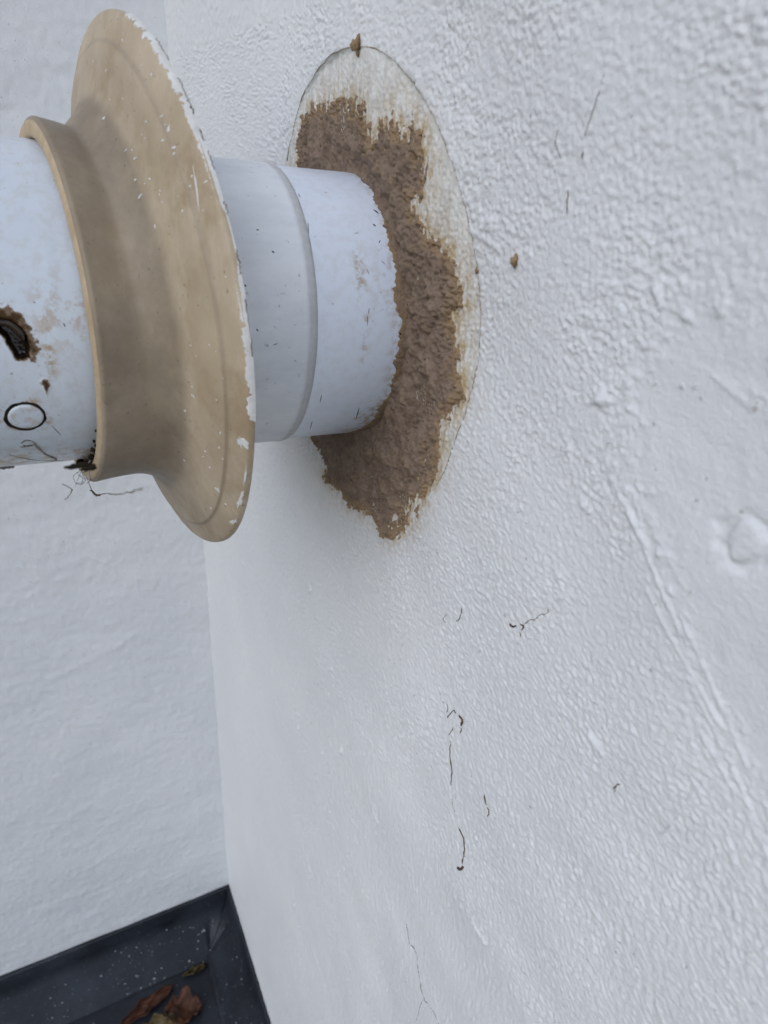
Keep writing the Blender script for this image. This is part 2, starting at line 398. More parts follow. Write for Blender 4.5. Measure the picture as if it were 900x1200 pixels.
# leave the hole for the pipe open
ctr = hole.ravel()[F].max(1) > 49.0
F = F[ctr]
wall_root = empty('house_wall', (125, -1300, -Z0))
tag(wall_root, 'white rendered wall that the flue pipe passes through, with the smooth filled patch', 'wall')
me = mesh_np('painted_render', V, F, {'bare': bare, 'fringe': fringe})
link('painted_render', me, M['paint'], wall_root)
y0, y1, z0, z1 = -3000, YC+3, -Z0-5, 1700
core = np.array([[4.5, y0, z0], [4.5, y1+120, z0], [4.5, y1+120, z1], [4.5, y0, z1], [250, y0, z0], [250, y1+120, z0], [250, y1+120, z1], [250, y0, z1]])
core[:, 0] += 0
CF = [[4, 5, 6, 7], [0, 1, 5, 4], [1, 2, 6, 5], [2, 3, 7, 6], [3, 0, 4, 7], [0, 3, 2, 1]]
me = mesh_np('masonry', core, CF, {'bare': np.zeros(8), 'fringe': np.zeros(8)})
link('masonry', me, M['paint'], wall_root, smoothed=False)

def wall_x(y, z):
    return -float(height_house(np.array([[float(y)]]), np.array([[float(z)]]))[0, 0])
def wall_path(pxs, n=4, jit=.0, lift=0.0):
    P = []
    for p in subdiv_path([on_wall(p) for p in pxs], n):
        P.append(np.array([wall_x(p[1], p[2])-lift, p[1]+rng.normal(0, jit) if jit else p[1], p[2]+rng.normal(0, jit) if jit else p[2]]))
    return np.array(P)
# the raised, grimy edge of paint where the collar used to sit
ring_pts = subdiv_path([np.array([0, *p]) for p in trace] + [np.array([0, *trace[0]])], 5)
nr = len(ring_pts); rad = .15+.07*np.clip(samp(tile(256, 4, 30, 11), np.arange(nr)*1.3, np.zeros(nr)), -.8, 1.6)
RH = height_house(ring_pts[:, 1][:, None], ring_pts[:, 2][:, None])[:, 0]
ring_pts[:, 0] = -RH-.02
lower = smooth(-30, -75, ring_pts[:, 2])
vis = slice(0, 5*22); v, f = tube(ring_pts[vis], np.maximum(.05, rad*(1-.45*lower))[vis], 6)
link('paint_line', mesh_np('paint_line', v, f), M['line'], wall_root)
# hairline cracks
for pxs, r in [([(475,1083),(480,1105),(487,1115),(492,1140),(498,1167),(510,1185),(517,1200)], .22), ([(498,1168),(494,1180),(490,1195)], .14),
               ([(517,1200),(524,1222),(530,1250)], .18)]:
    P = wall_path(pxs, 5, .12, -.02); v, f = tube(P, r*(.7+.5*rng.random(len(P))), 5)
    link('crack', mesh_np('crack', v, f), M['crack'], wall_root)

# ---------------------------------------------------------------- the wall behind, closing the corner
def height_back(X, Z):
    h = .13*samp(T_f, X*.8, Z*.8)+.11*samp(T_m, X*1.0, Z*1.0)+.10*samp(T_m, X*.3, Z*.6)+.4*samp(T_l, X*.6, Z*.9)*.6
    for (a, b, r, am) in back_marks:
        d, t = seg_dist(X, Z, a, b); h = h+am*.55*np.exp(-((d+.5*samp(T_m, X*2, Z*2))/r)**2)
    h = h-1.1*smooth(-6, 0, X)*0
    return h
def bk(p): q = on_back(p); return (q[0], q[2])
back_marks = [(bk(a), bk(b), r, am) for a, b, r, am in [((138,757),(162,740),3.0,1.1), ((60,795),(140,757),3.5,.8), ((75,745),(140,742),3.0,-.7), ((175,800),(182,815),3.5,-1.3),
              ((225,880),(235,960),3.5,.7), ((100,1020),(145,990),3.0,.8), ((170,1045),(198,1035),2.6,.7), ((110,655),(125,660),2.4,1.2), ((200,860),(245,855),3.0,-.6), ((5,130),(15,140),2.5,-1.5), ((170,1095),(190,1085),2,.5)]]
xs = lines([(-3000,-420,140), (-420,-320,8), (-320,3,1.5)])
zb = lines([(-Z0-5,-845,8), (-845,260,2.2), (260,500,12), (500,1700,80)])
X, Z = np.meshgrid(xs, zb, indexing='ij'); H = height_back(X, Z)
V = np.stack([X.ravel(), (YC-H).ravel(), Z.ravel()], -1)
back_root = empty('side_wall', (-1500, YC+110, -Z0))
tag(back_root, 'white rendered wall behind the flue, standing square to the wall it pierces', 'wall')
zeros = np.zeros(len(V))
link('painted_render', mesh_np('painted_render', V, grid_faces(len(xs), len(zb), flip=True), {'bare': zeros, 'fringe': zeros}), M['paint'], back_root)
core = np.array([[-3000, YC+5, -Z0-5], [1, YC+5, -Z0-5], [1, YC+5, 1700], [-3000, YC+5, 1700], [-3000, YC+220, -Z0-5], [1, YC+220, -Z0-5], [1, YC+220, 1700], [-3000, YC+220, 1700]])
link('masonry', mesh_np('masonry', core, [[0, 1, 2, 3], [7, 6, 5, 4], [0, 4, 5, 1], [1, 5, 6, 2], [2, 6, 7, 3], [3, 7, 4, 0]], {'bare': np.zeros(8), 'fringe': np.zeros(8)}), M['paint'], back_root, smoothed=False)

# ---------------------------------------------------------------- brown sealant smeared round the pipe
gy = np.arange(-96, 62, .36); gz = np.arange(-90, 74, .36)
Y, Z = np.meshgrid(gy, gz, indexing='ij')
r = np.hypot(Y, Z); d = sdf(seal, Y, Z)
up_ = smooth(20, 55, Z)
dn = d + .8*samp(T_f, Y*2, Z*2) + .4*samp(T_x, Y*2, Z*2) + up_*2.2*samp(T_v, Y*1.8, Z*1.8) + .8*samp(T_m, Y*2, Z*2)
# scraped streaks where the filler shows through
P = on_wall((497,575)); st1 = np.exp(-(seg_dist(Y, Z, on_wall((502,525))[1:], on_wall((482,600))[1:])[0]/2.6)**2)
st2 = np.exp(-(seg_dist(Y, Z, on_wall((455,175))[1:], on_wall((475,228))[1:])[0]/1.8)**2)
st3 = np.exp(-(seg_dist(Y, Z, on_wall((455,610))[1:], on_wall((490,590))[1:])[0]/3.5)**2)
dn = dn-(st1*4.5+st2*3.4+st3*6.0)*(.8+.9*samp(T_v, Y*2.4, Z*2.4))
th = np.where(dn > 0, 1.6*(1-np.exp(-.36*dn/1.6))*smooth(-.2, 1.0, dn)+.12, .5*dn)
rag = smooth(8, 1, dn)
th = th+np.where(dn > 0, .15*samp(T_x, Y*2.0, Z*2.0)*(.3+.6*rag)+.20*samp(T_f, Y*2.0, Z*2.0)*(.35+.5*rag)+.46*samp(T_m, Y*1.3, Z*1.3)*smooth(0, 4, dn)+.7*samp(T_l, Y*2.5, Z*2.5)*smooth(0, 5, dn)+.26*samp(T_s, Y*1.0+77, Z*1.0)+.08*samp(T_v, Y*2, Z*2)*up_, 0)
pits = samp(T_f, Y*1.7+500, Z*1.7); th = th-np.where(pits > 1.8, (pits-1.8)*3.8, 0)
# tooled grooves
for a, b, am in [((470,330),(482,375),-.5), ((500,395),(512,372),-1.3), ((489,405),(494,410),-1.8), ((488,396),(489,398),-1.6), ((506,350),(500,352),-1.2), ((400,530),(402,560),-.8), ((432,545),(440,590),-.35), ((455,470),(480,530),.4), ((455,550),(500,480),-.4), ((440,575),(470,572),.4), ((498,580),(503,505),-.9), ((410,535),(420,575),-1.3), ((476,580),(484,560),-1.3), ((500,470),(478,510),.6), ((468,620),(492,590),.3), ((392,520),(398,545),-1.6)]:
    dd, t = seg_dist(Y, Z, on_wall(a)[1:], on_wall(b)[1:]); th = th+np.where(dn > 1, 1.5*am*np.exp(-((dd+.25*samp(T_f, Y*2, Z*2))/.95)**2), 0)
th = th+np.where(r < 56, 1.3*smooth(56, 50, r), 0)*np.where(dn > 0, 1, 0)*smooth(-20, 30, np.abs(Z))
base = height_house(Y, Z)
keep = (dn > -1.2) & (r > 48.0)
th = np.where(dn > 0, np.maximum(th, .03), th)
V = np.stack([-(base+th).ravel(), Y.ravel(), Z.ravel()], -1)
F = grid_faces(len(gy), len(gz)); kf = keep.ravel()[F].all(1)
F = F[kf]
used = np.zeros(len(V), bool); used[F.ravel()] = True
idx = np.cumsum(used)-1; nV = int(used.sum())
top_V = V[used]; bot_V = top_V.copy(); bot_V[:, 0] = -(base.ravel()[used])+1.2
Ft = idx[F]
# side skirt so that the smear is a solid layer sunk into the wall
E = np.concatenate([Ft[:, [0, 1]], Ft[:, [1, 2]], Ft[:, [2, 3]], Ft[:, [3, 0]]])
key = E[:, 0].astype(np.int64)*nV+E[:, 1]; rkey = E[:, 1].astype(np.int64)*nV+E[:, 0]
bd = E[~np.isin(key, rkey)]
Fs = np.stack([bd[:, 1], bd[:, 0], bd[:, 0]+nV, bd[:, 1]+nV], -1)
thin = np.concatenate([np.clip(smooth(5.0, .2, dn)+.35*smooth(.3, 1.6, samp(T_m, Y*1.3, Z*1.3)), 0, 1).ravel()[used]]*2)
me = mesh_np('sealant_smear', np.vstack([top_V, bot_V]), np.vstack([Ft, Fs]), {'thin': thin})
tag(link('sealant_smear', me, M['sealant']), 'rough brown sealant smeared on the wall all round the pipe', 'sealant')

# ---------------------------------------------------------------- flue pipe
NA = 288
def lathe(name, prof_, mat, parent, s_n=None, attr_f=None, disp=None, cap0=False, cap1=False, na=NA):
    """prof_: list of (s, r) along the flue axis; attr_f(s, a) -> dict of arrays"""
    pr = np.array(prof_, float); A = np.linspace(0, 2*math.pi, na, endpoint=False)-math.pi
    Sg = np.repeat(pr[:, 0][:, None], na, 1); Rg = np.repeat(pr[:, 1][:, None], na, 1); Ag = np.repeat(A[None, :], len(pr), 0)
    if disp is not None: Rg = Rg+disp(Sg, Ag)
    V = (AX[None, None]*Sg[..., None]+Rg[..., None]*(np.cos(Ag)[..., None]*PU+np.sin(Ag)[..., None]*PV)).reshape(-1, 3)
    F = grid_faces(len(pr), na, wrap=True, flip=True)
    at = {} if attr_f is None else {k_: v_.ravel() for k_, v_ in attr_f(Sg, Ag).items()}
    return link(name, mesh_np(name, V, F, at), mat, parent)
flue = empty('flue_pipe', (0, 0, 0))
tag(flue, 'white plastic flue pipe with grey weathered sleeve sticking out of the wall', 'flue pipe')
def arc(a): return np.degrees(a)*50*math.pi/180
# outer pipe: end section to the left of the collar
def px_poly(pxs):
    return np.array([(lambda t: (t[0], t[1]*50))(on_pipe(p)) for p in pxs])
burn = px_poly([(1,357),(13,359),(27,366),(34,379),(41,391),(45,400),(46,415),(46,428),(40,426),(34,421),(20,421),(13,413),(7,402),(1,394)])
b_in = px_poly([(1,374),(13,376),(25,384),(30,393),(33,406),(34,418),(20,420),(13,408),(5,393),(1,390)])
# mirror the burn past the picture edge so that it closes as a crescent
sl_ = burn[0][0]
def close(poly, cut):
    far = [(2*sl_-p[0]-1.5, p[1]-2.0) for p in poly[::-1][:cut]]
    return np.array(list(poly)+far)
burn = np.array(list(burn)+[(sl_-4, burn[-1][1]+2.5), (sl_-7, burn[-1][1]+7), (sl_-6, burn[0][1]-1), (sl_-3, burn[0][1]+.6)])
b_in = np.array(list(b_in)+[(sl_-3, b_in[-1][1]+2.2), (sl_-5.0, b_in[-1][1]+4.2), (sl_-3, b_in[0][1]-.3)])
spot = px_poly([(45,447),(50,442),(57,444),(59,449),(57,460),(55,463),(51,458),(49,451)])
def soot_mask(s, a):
    t = a*50; n1 = .45*samp(T_m, s*4, t*4)+.3*samp(T_f, s*4, t*4)
    m1 = smooth(-.4, .7, sdf(burn, s, t)+n1)*.54+smooth(.6, 2.4, sdf(burn, s, t)+1.4*n1)*.2
    m2 = smooth(-1.2, .2, sdf(b_in, s, t)+.3*n1)
    m3 = smooth(-.5, .8, sdf(spot, s, t)+.4*n1)*.72
    return np.maximum(np.maximum(m1, m2), m3)
PLUG = on_pipe((30, 487))
def smear_end(s, a):
    t = a*50
    g = .75*np.exp(-((s+110.6)/1.6)**2)*smooth(-12, -4, t)*smooth(10, 0, t)+.45*np.exp(-((t-9)/7)**2)*smooth(-116, -110, s)+.16+.8*smooth(-33, -46, t)+.75*np.exp(-((np.hypot(s-PLUG[0], t-PLUG[1]*50)-5.8)/1.3)**2)
    return {'soot': soot_mask(s, a), 'smear': g}
def disp_end(s, a):
    t = a*50
    m2 = smooth(-.9, .9, sdf(b_in, s, t)); edge = np.exp(-(sdf(b_in, s, t)/.7)**2)
    m1 = smooth(-.2, 1.0, sdf(burn, s, t)+.4*samp(T_f, s*4, t*4))
    return -3.0*m2+.35*edge+.22*m1*(1+.25*samp(T_f, s*4, t*4))+.3*smooth(-.4, .8, sdf(spot, s, t))
pr = [(-222, 46), (-222, 50), (-220.5, 50.5)]+[(x, 50.5) for x in np.linspace(-219, -130, 40)]+[(x, 50.5) for x in np.linspace(-129.7, -107.5, 75)]+[(x, 50.3) for x in np.linspace(-106, -66, 16)]
end_part = lathe('pipe_end', pr, M['plastic_dark'], flue, attr_f=smear_end, disp=disp_end, na=1000)
# grille behind the opening of the terminal
lathe('pipe_mouth', [(-221, 45.8), (-200, 45.5), (-199.5, 30), (-199.5, .5)], M['black'], flue, na=96)
# grey weathered sleeve between collar and joint
def tone_sleeve(s, a): return {'smear': np.clip(smooth(-35.0, -33.6, s)+.15*smooth(-60, -72, s)+.45*smooth(-30, -46, a*50)*smooth(-60, -70, s), 0, 1)}  # greyer along the joint, beside the collar and on the underside there
pr = [(x, 50.45) for x in np.linspace(-78, -37, 28)]+[(-36, 50.45), (-35.2, 50.42), (-34.5, 50.5), (-33.8, 50.62), (-33, 50.68), (-32.3, 50.62), (-31.6, 50.4), (-31.1, 50.05), (-30.9, 49.4)]
sleeve_part = lathe('sleeve', pr, M['grey'], flue, attr_f=tone_sleeve, disp=lambda s, a: np.where(s > -31.8, .06*samp(T_x, s*2, a*160), 0))
# white length that enters the wall, smeared with sealant near it
def sm_wall(s, a):
    t = a*50
    return {'soot': 0*s, 'smear': np.clip(.10+.55*smooth(-6, 1, s)+.75*np.exp(-((s+15)/1.8)**2)*smooth(8, 20, t)*smooth(34, 24, t)+.7*smooth(-20, -36, t)*smooth(-14, -3, s)+.35*np.exp(-((t-18)/9)**2)*smooth(-16, 0, s)
            + .55*np.exp(-((s+13.5)/1.1)**2)*smooth(-14, -4, t)*smooth(14, 5, t), 0, 1)}
body_part = lathe('pipe_body', [(x, 49.8) for x in np.linspace(-36, 40, 90)], M['plastic'], flue, attr_f=sm_wall)
# sealant lapping raggedly over the pipe
A = np.linspace(-math.pi, math.pi, 1800, endpoint=False); lap = []
ns = 14
edge = -.9+.28*samp(T_x, A*50*2.0, 0*A)+.35*samp(T_f, A*50*1.3, 0*A)+.75*samp(T_m, A*50*.8, 0*A)+.7*samp(T_l, A*50*1.5, 0*A)-1.6*np.exp(-((A*50-15)/6)**2)-2.4*np.exp(-((A*50-34)/9)**2)-1.2*np.exp(-((A*50-2)/4)**2)
edge = np.minimum(edge, 2.0)
for i in range(ns):
    u = i/(ns-1); s = edge*(1-u)+5*u
    rr = 49.75+.75*u**.8*(1+.25*samp(T_f, s*3, A*120))+np.where(u == 0, -.25, .12)
    lap.append(AX[None]*s[:, None]+rr[:, None]*(np.cos(A)[:, None]*PU+np.sin(A)[:, None]*PV))
V = np.vstack(lap); 
lapme = mesh_np('sealant_lap', V, grid_faces(ns, 1800, wrap=True, flip=True), {'thin': np.repeat(np.linspace(1.0, .0, ns)**1.5, 1800)})
link('sealant_lap', lapme, M['sealant'], flue)
# plug with its grimy ring
ps, pa = on_pipe((30, 487)); ru = 4.9
def plug_pt(u, v, lift): return pipe_pt(ps+u, pa+v/50.5, 50.5+lift)
def plug_mesh(radii, wob_=0.0):
    V = []; n = 120
    for rr, lf in radii:
        for j in range(n):
            a = 2*math.pi*j/n; q_ = rr*(1+(wob_*(.022*math.sin(2*a+rr)+.018*math.sin(5*a+1.7*rr)+.012*math.sin(11*a+3*rr)))); V.append(plug_pt(q_*math.cos(a)-wob_*.25*(rr-4.9), q_*math.sin(a)-wob_*.22*(rr-4.9), lf))
    F = grid_faces(len(radii), n, wrap=True).tolist(); F.append([(len(radii)-1)*n+j for j in range(n)])
    return np.array(V), F
v, f = plug_mesh([(4.65, -.4), (4.55, .2), (4.25, .5), (3.7, .62), (2.4, .55), (1.0, .5)])
me = mesh_np('plug', v, f, {'soot': np.zeros(len(v)), 'smear': np.full(len(v), .45)}); plug = link('plug', me, M['plastic_dark'], flue)
v, f = plug_mesh([(5.65, -.3), (5.5, .08), (5.15, .2), (4.7, .18), (4.3, .05), (4.1, -.3)], 1.0)
link('plug_ring', mesh_np('plug_ring', v, f[:-1]), M['black'], plug)
# glossy burnt drip inside the hole
sp = [on_pipe(p) for p in [(1,378),(9,379),(17,384),(24,391),(28,399)]]
dr = [pipe_pt(s, a, 49.6) for s, a in sp]; dr = [2*dr[0]-dr[1]]+dr
v, f = tube(subdiv_path(dr, 5), np.concatenate([np.linspace(1.0, 1.2, 21), np.linspace(1.2, .6, 5)])[:26], 10)
link('melted_bead', mesh_np('melted_bead', v, f), M['soot'], flue)
# scratches and scuffs on the white length
for a, b, wd in [((361,260),(362,274), .22), ((352,231),(350,226), .25), ((433,361),(432,368), .25), ((431,370),(431,382), .22), ((438,245),(444,250), .55), ((437,262),(441,265), .45), ((447,305),(452,310), .2),
                 ((377,463),(375,473), .3), ((421,478),(417,492), .4), ((366,494),(363,504), .25), ((468,390),(471,393), .8), ((446,281),(444,285), .3), ((325,402),(319,404), .2), ((288,336),(286,334), .5), ((321,297),(318,295), .5),
                 ((60,497),(72,509), .2), ((36,384),(38,387), .2), ((74,378),(76,383), .2), ((300,270),(303,271), .35), ((300,385),(302,388), .4), ((42,355),(38,354), .2), ((430,315),(433,322), .2)]:
    (s0_, a0_), (s1_, a1_) = on_pipe(a), on_pipe(b)
    P = [pipe_pt(s0_+(s1_-s0_)*t, a0_+(a1_-a0_)*t, 49.82 if s0_ > -31 else 50.5) for t in np.linspace(0, 1, 5)]
    v, f = tube(P, np.array([.3, .8, 1, .7, .2])*wd*.55, 5)
    link('scuff', mesh_np('scuff', v, f), M['black'], body_part if s0_ > -31 else (sleeve_part if s0_ > -80 else end_part))

# ---------------------------------------------------------------- tan rubber collar, slid out from the wall and tipped a little
def collar_tilt(s): return .1+.9*smooth(-100, -87, s)
def collar_xyz(s, a, r):
    """rings stand tipped on the flue; the hub sags a little so that it hangs on top of the pipe"""
    s, a, r = np.broadcast_arrays(np.asarray(s, float), np.asarray(a, float), np.asarray(r, float))
    v = r[..., None]*(np.cos(a)[..., None]*PU+np.sin(a)[..., None]*PV)
    ds = -.112*v[..., 1]-.0816*collar_tilt(s)*v[..., 2]
    sag = 1.2*smooth(-84, -95, s)
    out = AX*(s+ds)[..., None]+v; out[..., 2] -= sag
    return out
def collar_mesh(name, prof_, mat, parent, attr_f=None, na=360, wob=True):
    pr = np.array(prof_, float); A = np.linspace(-math.pi, math.pi, na, endpoint=False)
    Sg = np.repeat(pr[:, 0][:, None], na, 1); Rg = np.repeat(pr[:, 1][:, None], na, 1); Ag = np.repeat(A[None], len(pr), 0)
    S0, R0 = Sg.copy(), Rg.copy()
    if wob:
        Sg = Sg+(.3*np.sin(2*Ag+.6)+.2*np.sin(5*Ag))*smooth(60, 86, Rg)
        Rg = Rg+(.2*np.sin(3*Ag+1)+.12*np.sin(7*Ag))*smooth(54, 64, Rg)+.12*samp(T_l, Ag*50, Sg*2)*smooth(52, 60, Rg)
    V = collar_xyz(Sg, Ag, Rg).reshape(-1, 3)
    at = {} if attr_f is None else {k_: v_.ravel() for k_, v_ in attr_f(S0, R0, Ag).items()}
    return link(name, mesh_np(name, V, grid_faces(len(pr), na, wrap=True, flip=True), at), mat, parent)
def dense(pts, n=5):
    P = subdiv_path([np.array([p[0], p[1], 0]) for p in pts], n); return [(p[0], p[1]) for p in P]
collar = empty('wall_collar', AX*-75)
tag(collar, 'tan rubber flue collar with a wide flared disc, slid along the pipe', 'flue collar')
front = dense([(-105.4, 56.6), (-104.6, 57.7), (-102.6, 57.5), (-98.5, 56.9), (-94.8, 56.4), (-92, 56.5), (-89, 57.8), (-86, 60.3), (-83.6, 63.8), (-81.8, 68), (-80.4, 73), (-79.2, 77.0)], 5)
front += [(-79.0, 77.6), (-78.9, 78.0), (-78.6, 78.25), (-78.25, 78.5), (-78.0, 79.0), (-77.7, 80), (-77.1, 81.7), (-76.4, 83.7), (-75.8, 85.0), (-75.5, 85.5), (-75.2, 85.75), (-74.8, 85.9), (-74.0, 85.9), (-73.6, 85.8), (-73.4, 85.5),
          (-73.6, 83), (-74.5, 76), (-76.5, 70), (-79, 64), (-82, 60), (-85, 56), (-87, 53)]
def dirt_tone(s, r, a):  # grimy hub, plus a darker valley, crease, underside and top
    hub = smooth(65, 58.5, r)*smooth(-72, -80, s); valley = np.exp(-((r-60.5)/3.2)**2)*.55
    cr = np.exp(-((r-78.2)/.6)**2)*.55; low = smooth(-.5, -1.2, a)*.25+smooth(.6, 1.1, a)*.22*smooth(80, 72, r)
    return {'dirt_tone': np.clip(hub*.72+valley+cr+low, 0, 1)}
disc_part = collar_mesh('flared_disc', front, M['tan'], collar, dirt_tone)
collar_mesh('collar_lip', [(-86, 51.8), (-105.0, 51.9), (-105.7, 52.2), (-106.0, 52.9), (-106.1, 54), (-106.0, 55.5), (-105.8, 56.2), (-105.4, 56.65), (-104.9, 56.8)], M['tan_edge'], collar)
# old white paint left on the rim, torn along its edge
def rim_angle(px):
    d = ray(px); n_ = AX+np.array([0, .112, .0816]); t = ((AX*-75-CAM)@n_)/(d@n_); p = CAM+t*d; p = p-AX*(p@AX)
    return math.atan2(p@PV, p@PU)
A_lo, A_hi = rim_angle((293, 497)), rim_angle((143, 9))
na = 900; A = np.linspace(A_lo, A_hi, na)
wob_s = lambda a: .3*np.sin(2*a+.6)+.2*np.sin(5*a)
wob_r = lambda a: .2*np.sin(3*a+1)+.12*np.sin(7*a)
nz = samp(tile(1024, 2.5, 40, 21), A*87*2, 0*A)
A_b = rim_angle((275, 325))
wid = .55+.5*nz+2.6*np.exp(-((A-A_b)/.03)**2)*(1+.6*nz); wid = np.clip(wid, -1.2, 3.6)
wid = wid-3.0*(1-smooth(A_lo, A_lo+.03, A))-3.0*smooth(A_hi-.05, A_hi, A)
rows = []
RIM = 1.5
for u in np.linspace(0, 1, 10):
    d_ = np.maximum(wid+RIM, 0)*u               # path length from the wall-side edge round the rim onto the face
    s_ = np.where(d_ < RIM, -73.5-d_*1.1, -73.5-RIM*1.1-(d_-RIM)*.45); r_ = np.where(d_ < RIM, 86.1, 86.1-(d_-RIM)*.9)
    r_ = r_-.12*(u > .99); r_ = np.where(np.abs(d_-RIM) < .4, r_-.16, r_)
    rows.append(collar_xyz(s_+wob_s(A)-.12*(d_ > RIM), A, r_+wob_r(A)))
link('paint_residue', mesh_np('paint_residue', np.vstack(rows), grid_faces(10, na, flip=True)), M['flake'], disc_part)
for p0, p1, r_ in [((176,32),(192,55), .14), ((203,78),(216,98), .16), ((216,100),(224,113), .22), ((231,133),(236,148), .2), ((241,160),(248,186), .13), ((262,222),(266,240), .16), ((276,285),(280,318), .2), ((284,350),(293,420), .16)]:
    aa = np.linspace(rim_angle(p0), rim_angle(p1), 12)
    P = collar_xyz(-73.6+wob_s(aa)+.15*rng.normal(size=12), aa, 86.12+wob_r(aa)); v, f = tube(P, r_*(.4+rng.random(12)*.9), 5)
    link('paint_crack', mesh_np('paint_crack', v, f), M['crack'], disc_part)
# paint flakes further down the rim and white splashes
def face_surface(r):
    P = [(p[0], p[1]) for p in front if p[0] < -75 or p[1] > 80][:70]
    rr = np.array([p[1] for p in front[25:70]]); ss = np.array([p[0] for p in front[25:70]])
    o = np.argsort(rr); return float(np.interp(r, rr[o], ss[o]))
def on_collar(px):
    d = ray(px)
    for t in np.arange(150, 420, .15):
        p = CAM+d*t; sx = float(p@AX); v = p-AX*sx; r = float(np.linalg.norm(v))
        if r < 61 or r > 85.6: continue
        se = sx+.112*v[1]+.0816*v[2]
        if se > face_surface(r): return face_surface(r), r, math.atan2(v@PV, v@PU)
    return None
def fleck(px, ru, rv, ang, h=.25, seed=0):
    c = on_collar(px)
    if c is None: return None
    s, r, a = c; g = np.random.default_rng(seed); n = 16; V = []; kk = np.clip(1+.38*g.normal(size=n), .35, 1.8)
    for q, lf in ((1.0, -.3), (.85, .8), (.5, 1.0)):
        for j in range(n):
            t = 2*math.pi*j/n; k_ = kk[j]; u = ru*q*k_*math.cos(t); v = rv*q*k_*math.sin(t)
            uu = u*math.cos(ang)-v*math.sin(ang); vv = u*math.sin(ang)+v*math.cos(ang); rr = min(r+vv, 85.7)
            V.append(collar_xyz(face_surface(rr)-h*lf+wob_s(a)*float(smooth(60, 86, np.array(r))), a+uu/r, rr))
    F = grid_faces(3, n, wrap=True).tolist()+[[2*n+j for j in range(n)]]
    return np.array(V).reshape(-1, 3), F
for i, (px, ru, rv, an) in enumerate([((285,517), 1.3, 2.0, .3), ((282,519), 1.0, 1.2, 1.0), ((283,585), 4.6, .6, .1), ((289,558), 3.0, .5, 0), ((274,612), 3.0, .6, .2), ((256,574), 1.1, .7, .8), ((228,215), 5.5, .35, .25)]):
    vf = fleck(px, ru, rv, an, .07, i)
    if vf: link('paint_flake', mesh_np('paint_flake', *vf), M['flake'], disc_part)
fl = []
for i in range(150):
    px = (rng.uniform(105, 275), rng.uniform(20, 610)); sz = rng.uniform(.14, .34)
    vf = fleck(px, sz*rng.uniform(1, 2.2), sz, rng.uniform(0, 3), .12, 100+i)
    if vf: fl.append(vf)
o = link('paint_specks', mesh_np('paint_specks', *merge(fl)), M['flake'], disc_part); o['kind'] = 'stuff'

# ---------------------------------------------------------------- small things: cobweb, crumbs, rootlets
def pt_at(px, s_ref):          # point on the plane through the flue axis point s_ref, square to the axis
    d = ray(px); o = AX*s_ref; t = ((o-CAM)@AX)/(d@AX); return CAM+t*d
web = empty('cobweb', pt_at((100, 548), -103))
tag(web, 'dark tangle of cobweb and grime hanging under the lip of the tan collar', 'cobweb')
def strand(pxs, s_ref, rad, mat, n=5, jit=.1):
    P = subdiv_path([pt_at(p, s_ref+i*.25) for i, p in enumerate(pxs)], n, jit); R = rad*(.6+.6*rng.random(len(P))); R[-1] *= .3
    return tube(P, R, 5)
g1 = [strand(p, s_, r_, None) for p, s_, r_ in [
    ([(106,540),(98,548),(92,553),(86,558),(88,565),(95,566),(97,560),(91,556)], -105, .16), ([(104,548),(97,556),(100,563),(94,568),(88,566)], -104, .13),
    ([(100,556),(104,566),(108,576),(114,580),(124,578),(136,580),(148,577),(160,575),(168,572)], -102, .16), ([(106,574),(112,580),(118,580)], -102.5, .38),
    ([(73,567),(82,572),(84,576),(78,584),(72,587)], -106, .30), ([(98,548),(92,560),(88,571)], -105, .1), ([(104,550),(106,562),(101,567)], -103.5, .15)]]
v, f = merge(g1[:2]+g1[5:]); link('web_tangle', mesh_np('web_tangle', v, f), M['web'], web)
v, f = merge(g1[2:4]); link('hanging_strand', mesh_np('hanging_strand', v, f), M['root'], web)
v, f = g1[4]; link('caught_twig', mesh_np('caught_twig', v, f), M['root'], web)
# grime packed into the gap below the lip
def blob(c, rad, sc=(1, 1, 1), seed=0, n=14, rough=.28):
    g = np.random.default_rng(seed); V = []; F = []; m_ = n//2+1
    ph = g.uniform(0, 6, 9)
    for i in range(m_+1):
        th_ = math.pi*i/m_
        for j in range(n):
            p_ = 2*math.pi*j/n; dv = np.array([math.sin(th_)*math.cos(p_), math.sin(th_)*math.sin(p_), math.cos(th_)])
            k_ = 1+rough*(math.sin(3*dv[0]+ph[0])*math.sin(4*dv[1]+ph[1])+.6*math.sin(7*dv[2]+ph[2])*math.sin(6*dv[0]+ph[3]))
            V.append(np.asarray(c)+rad*k_*dv*np.asarray(sc))
    F = grid_faces(m_+1, n, wrap=True, flip=True).tolist(); return np.array(V), F
gr = []
for i, a_ in enumerate(np.radians(np.arange(-30, -84, -3.0))):
    gr.append(blob(collar_xyz(-105.7+.5*rng.normal(), a_, 51.5), (.35+.5*smooth(-.5, -1.2, np.array(a_)))*rng.uniform(.8, 1.5), (1.1, 1, 1), i, 10))
for i, (p, sx_, r_) in enumerate([((97,545), -108, 1.0), ((92,546), -109.2, .9), ((86,547), -110.4, .8), ((81,547.5), -111.4, .6), ((104,548), -106.4, 1.2)]):
    gr.append(blob(pt_at(p, sx_), r_, (1.7, 1, .55), 40+i, 10, .4))
v, f = merge(gr); link('grime', mesh_np('grime', v, f), M['black'], web)['kind'] = 'stuff'
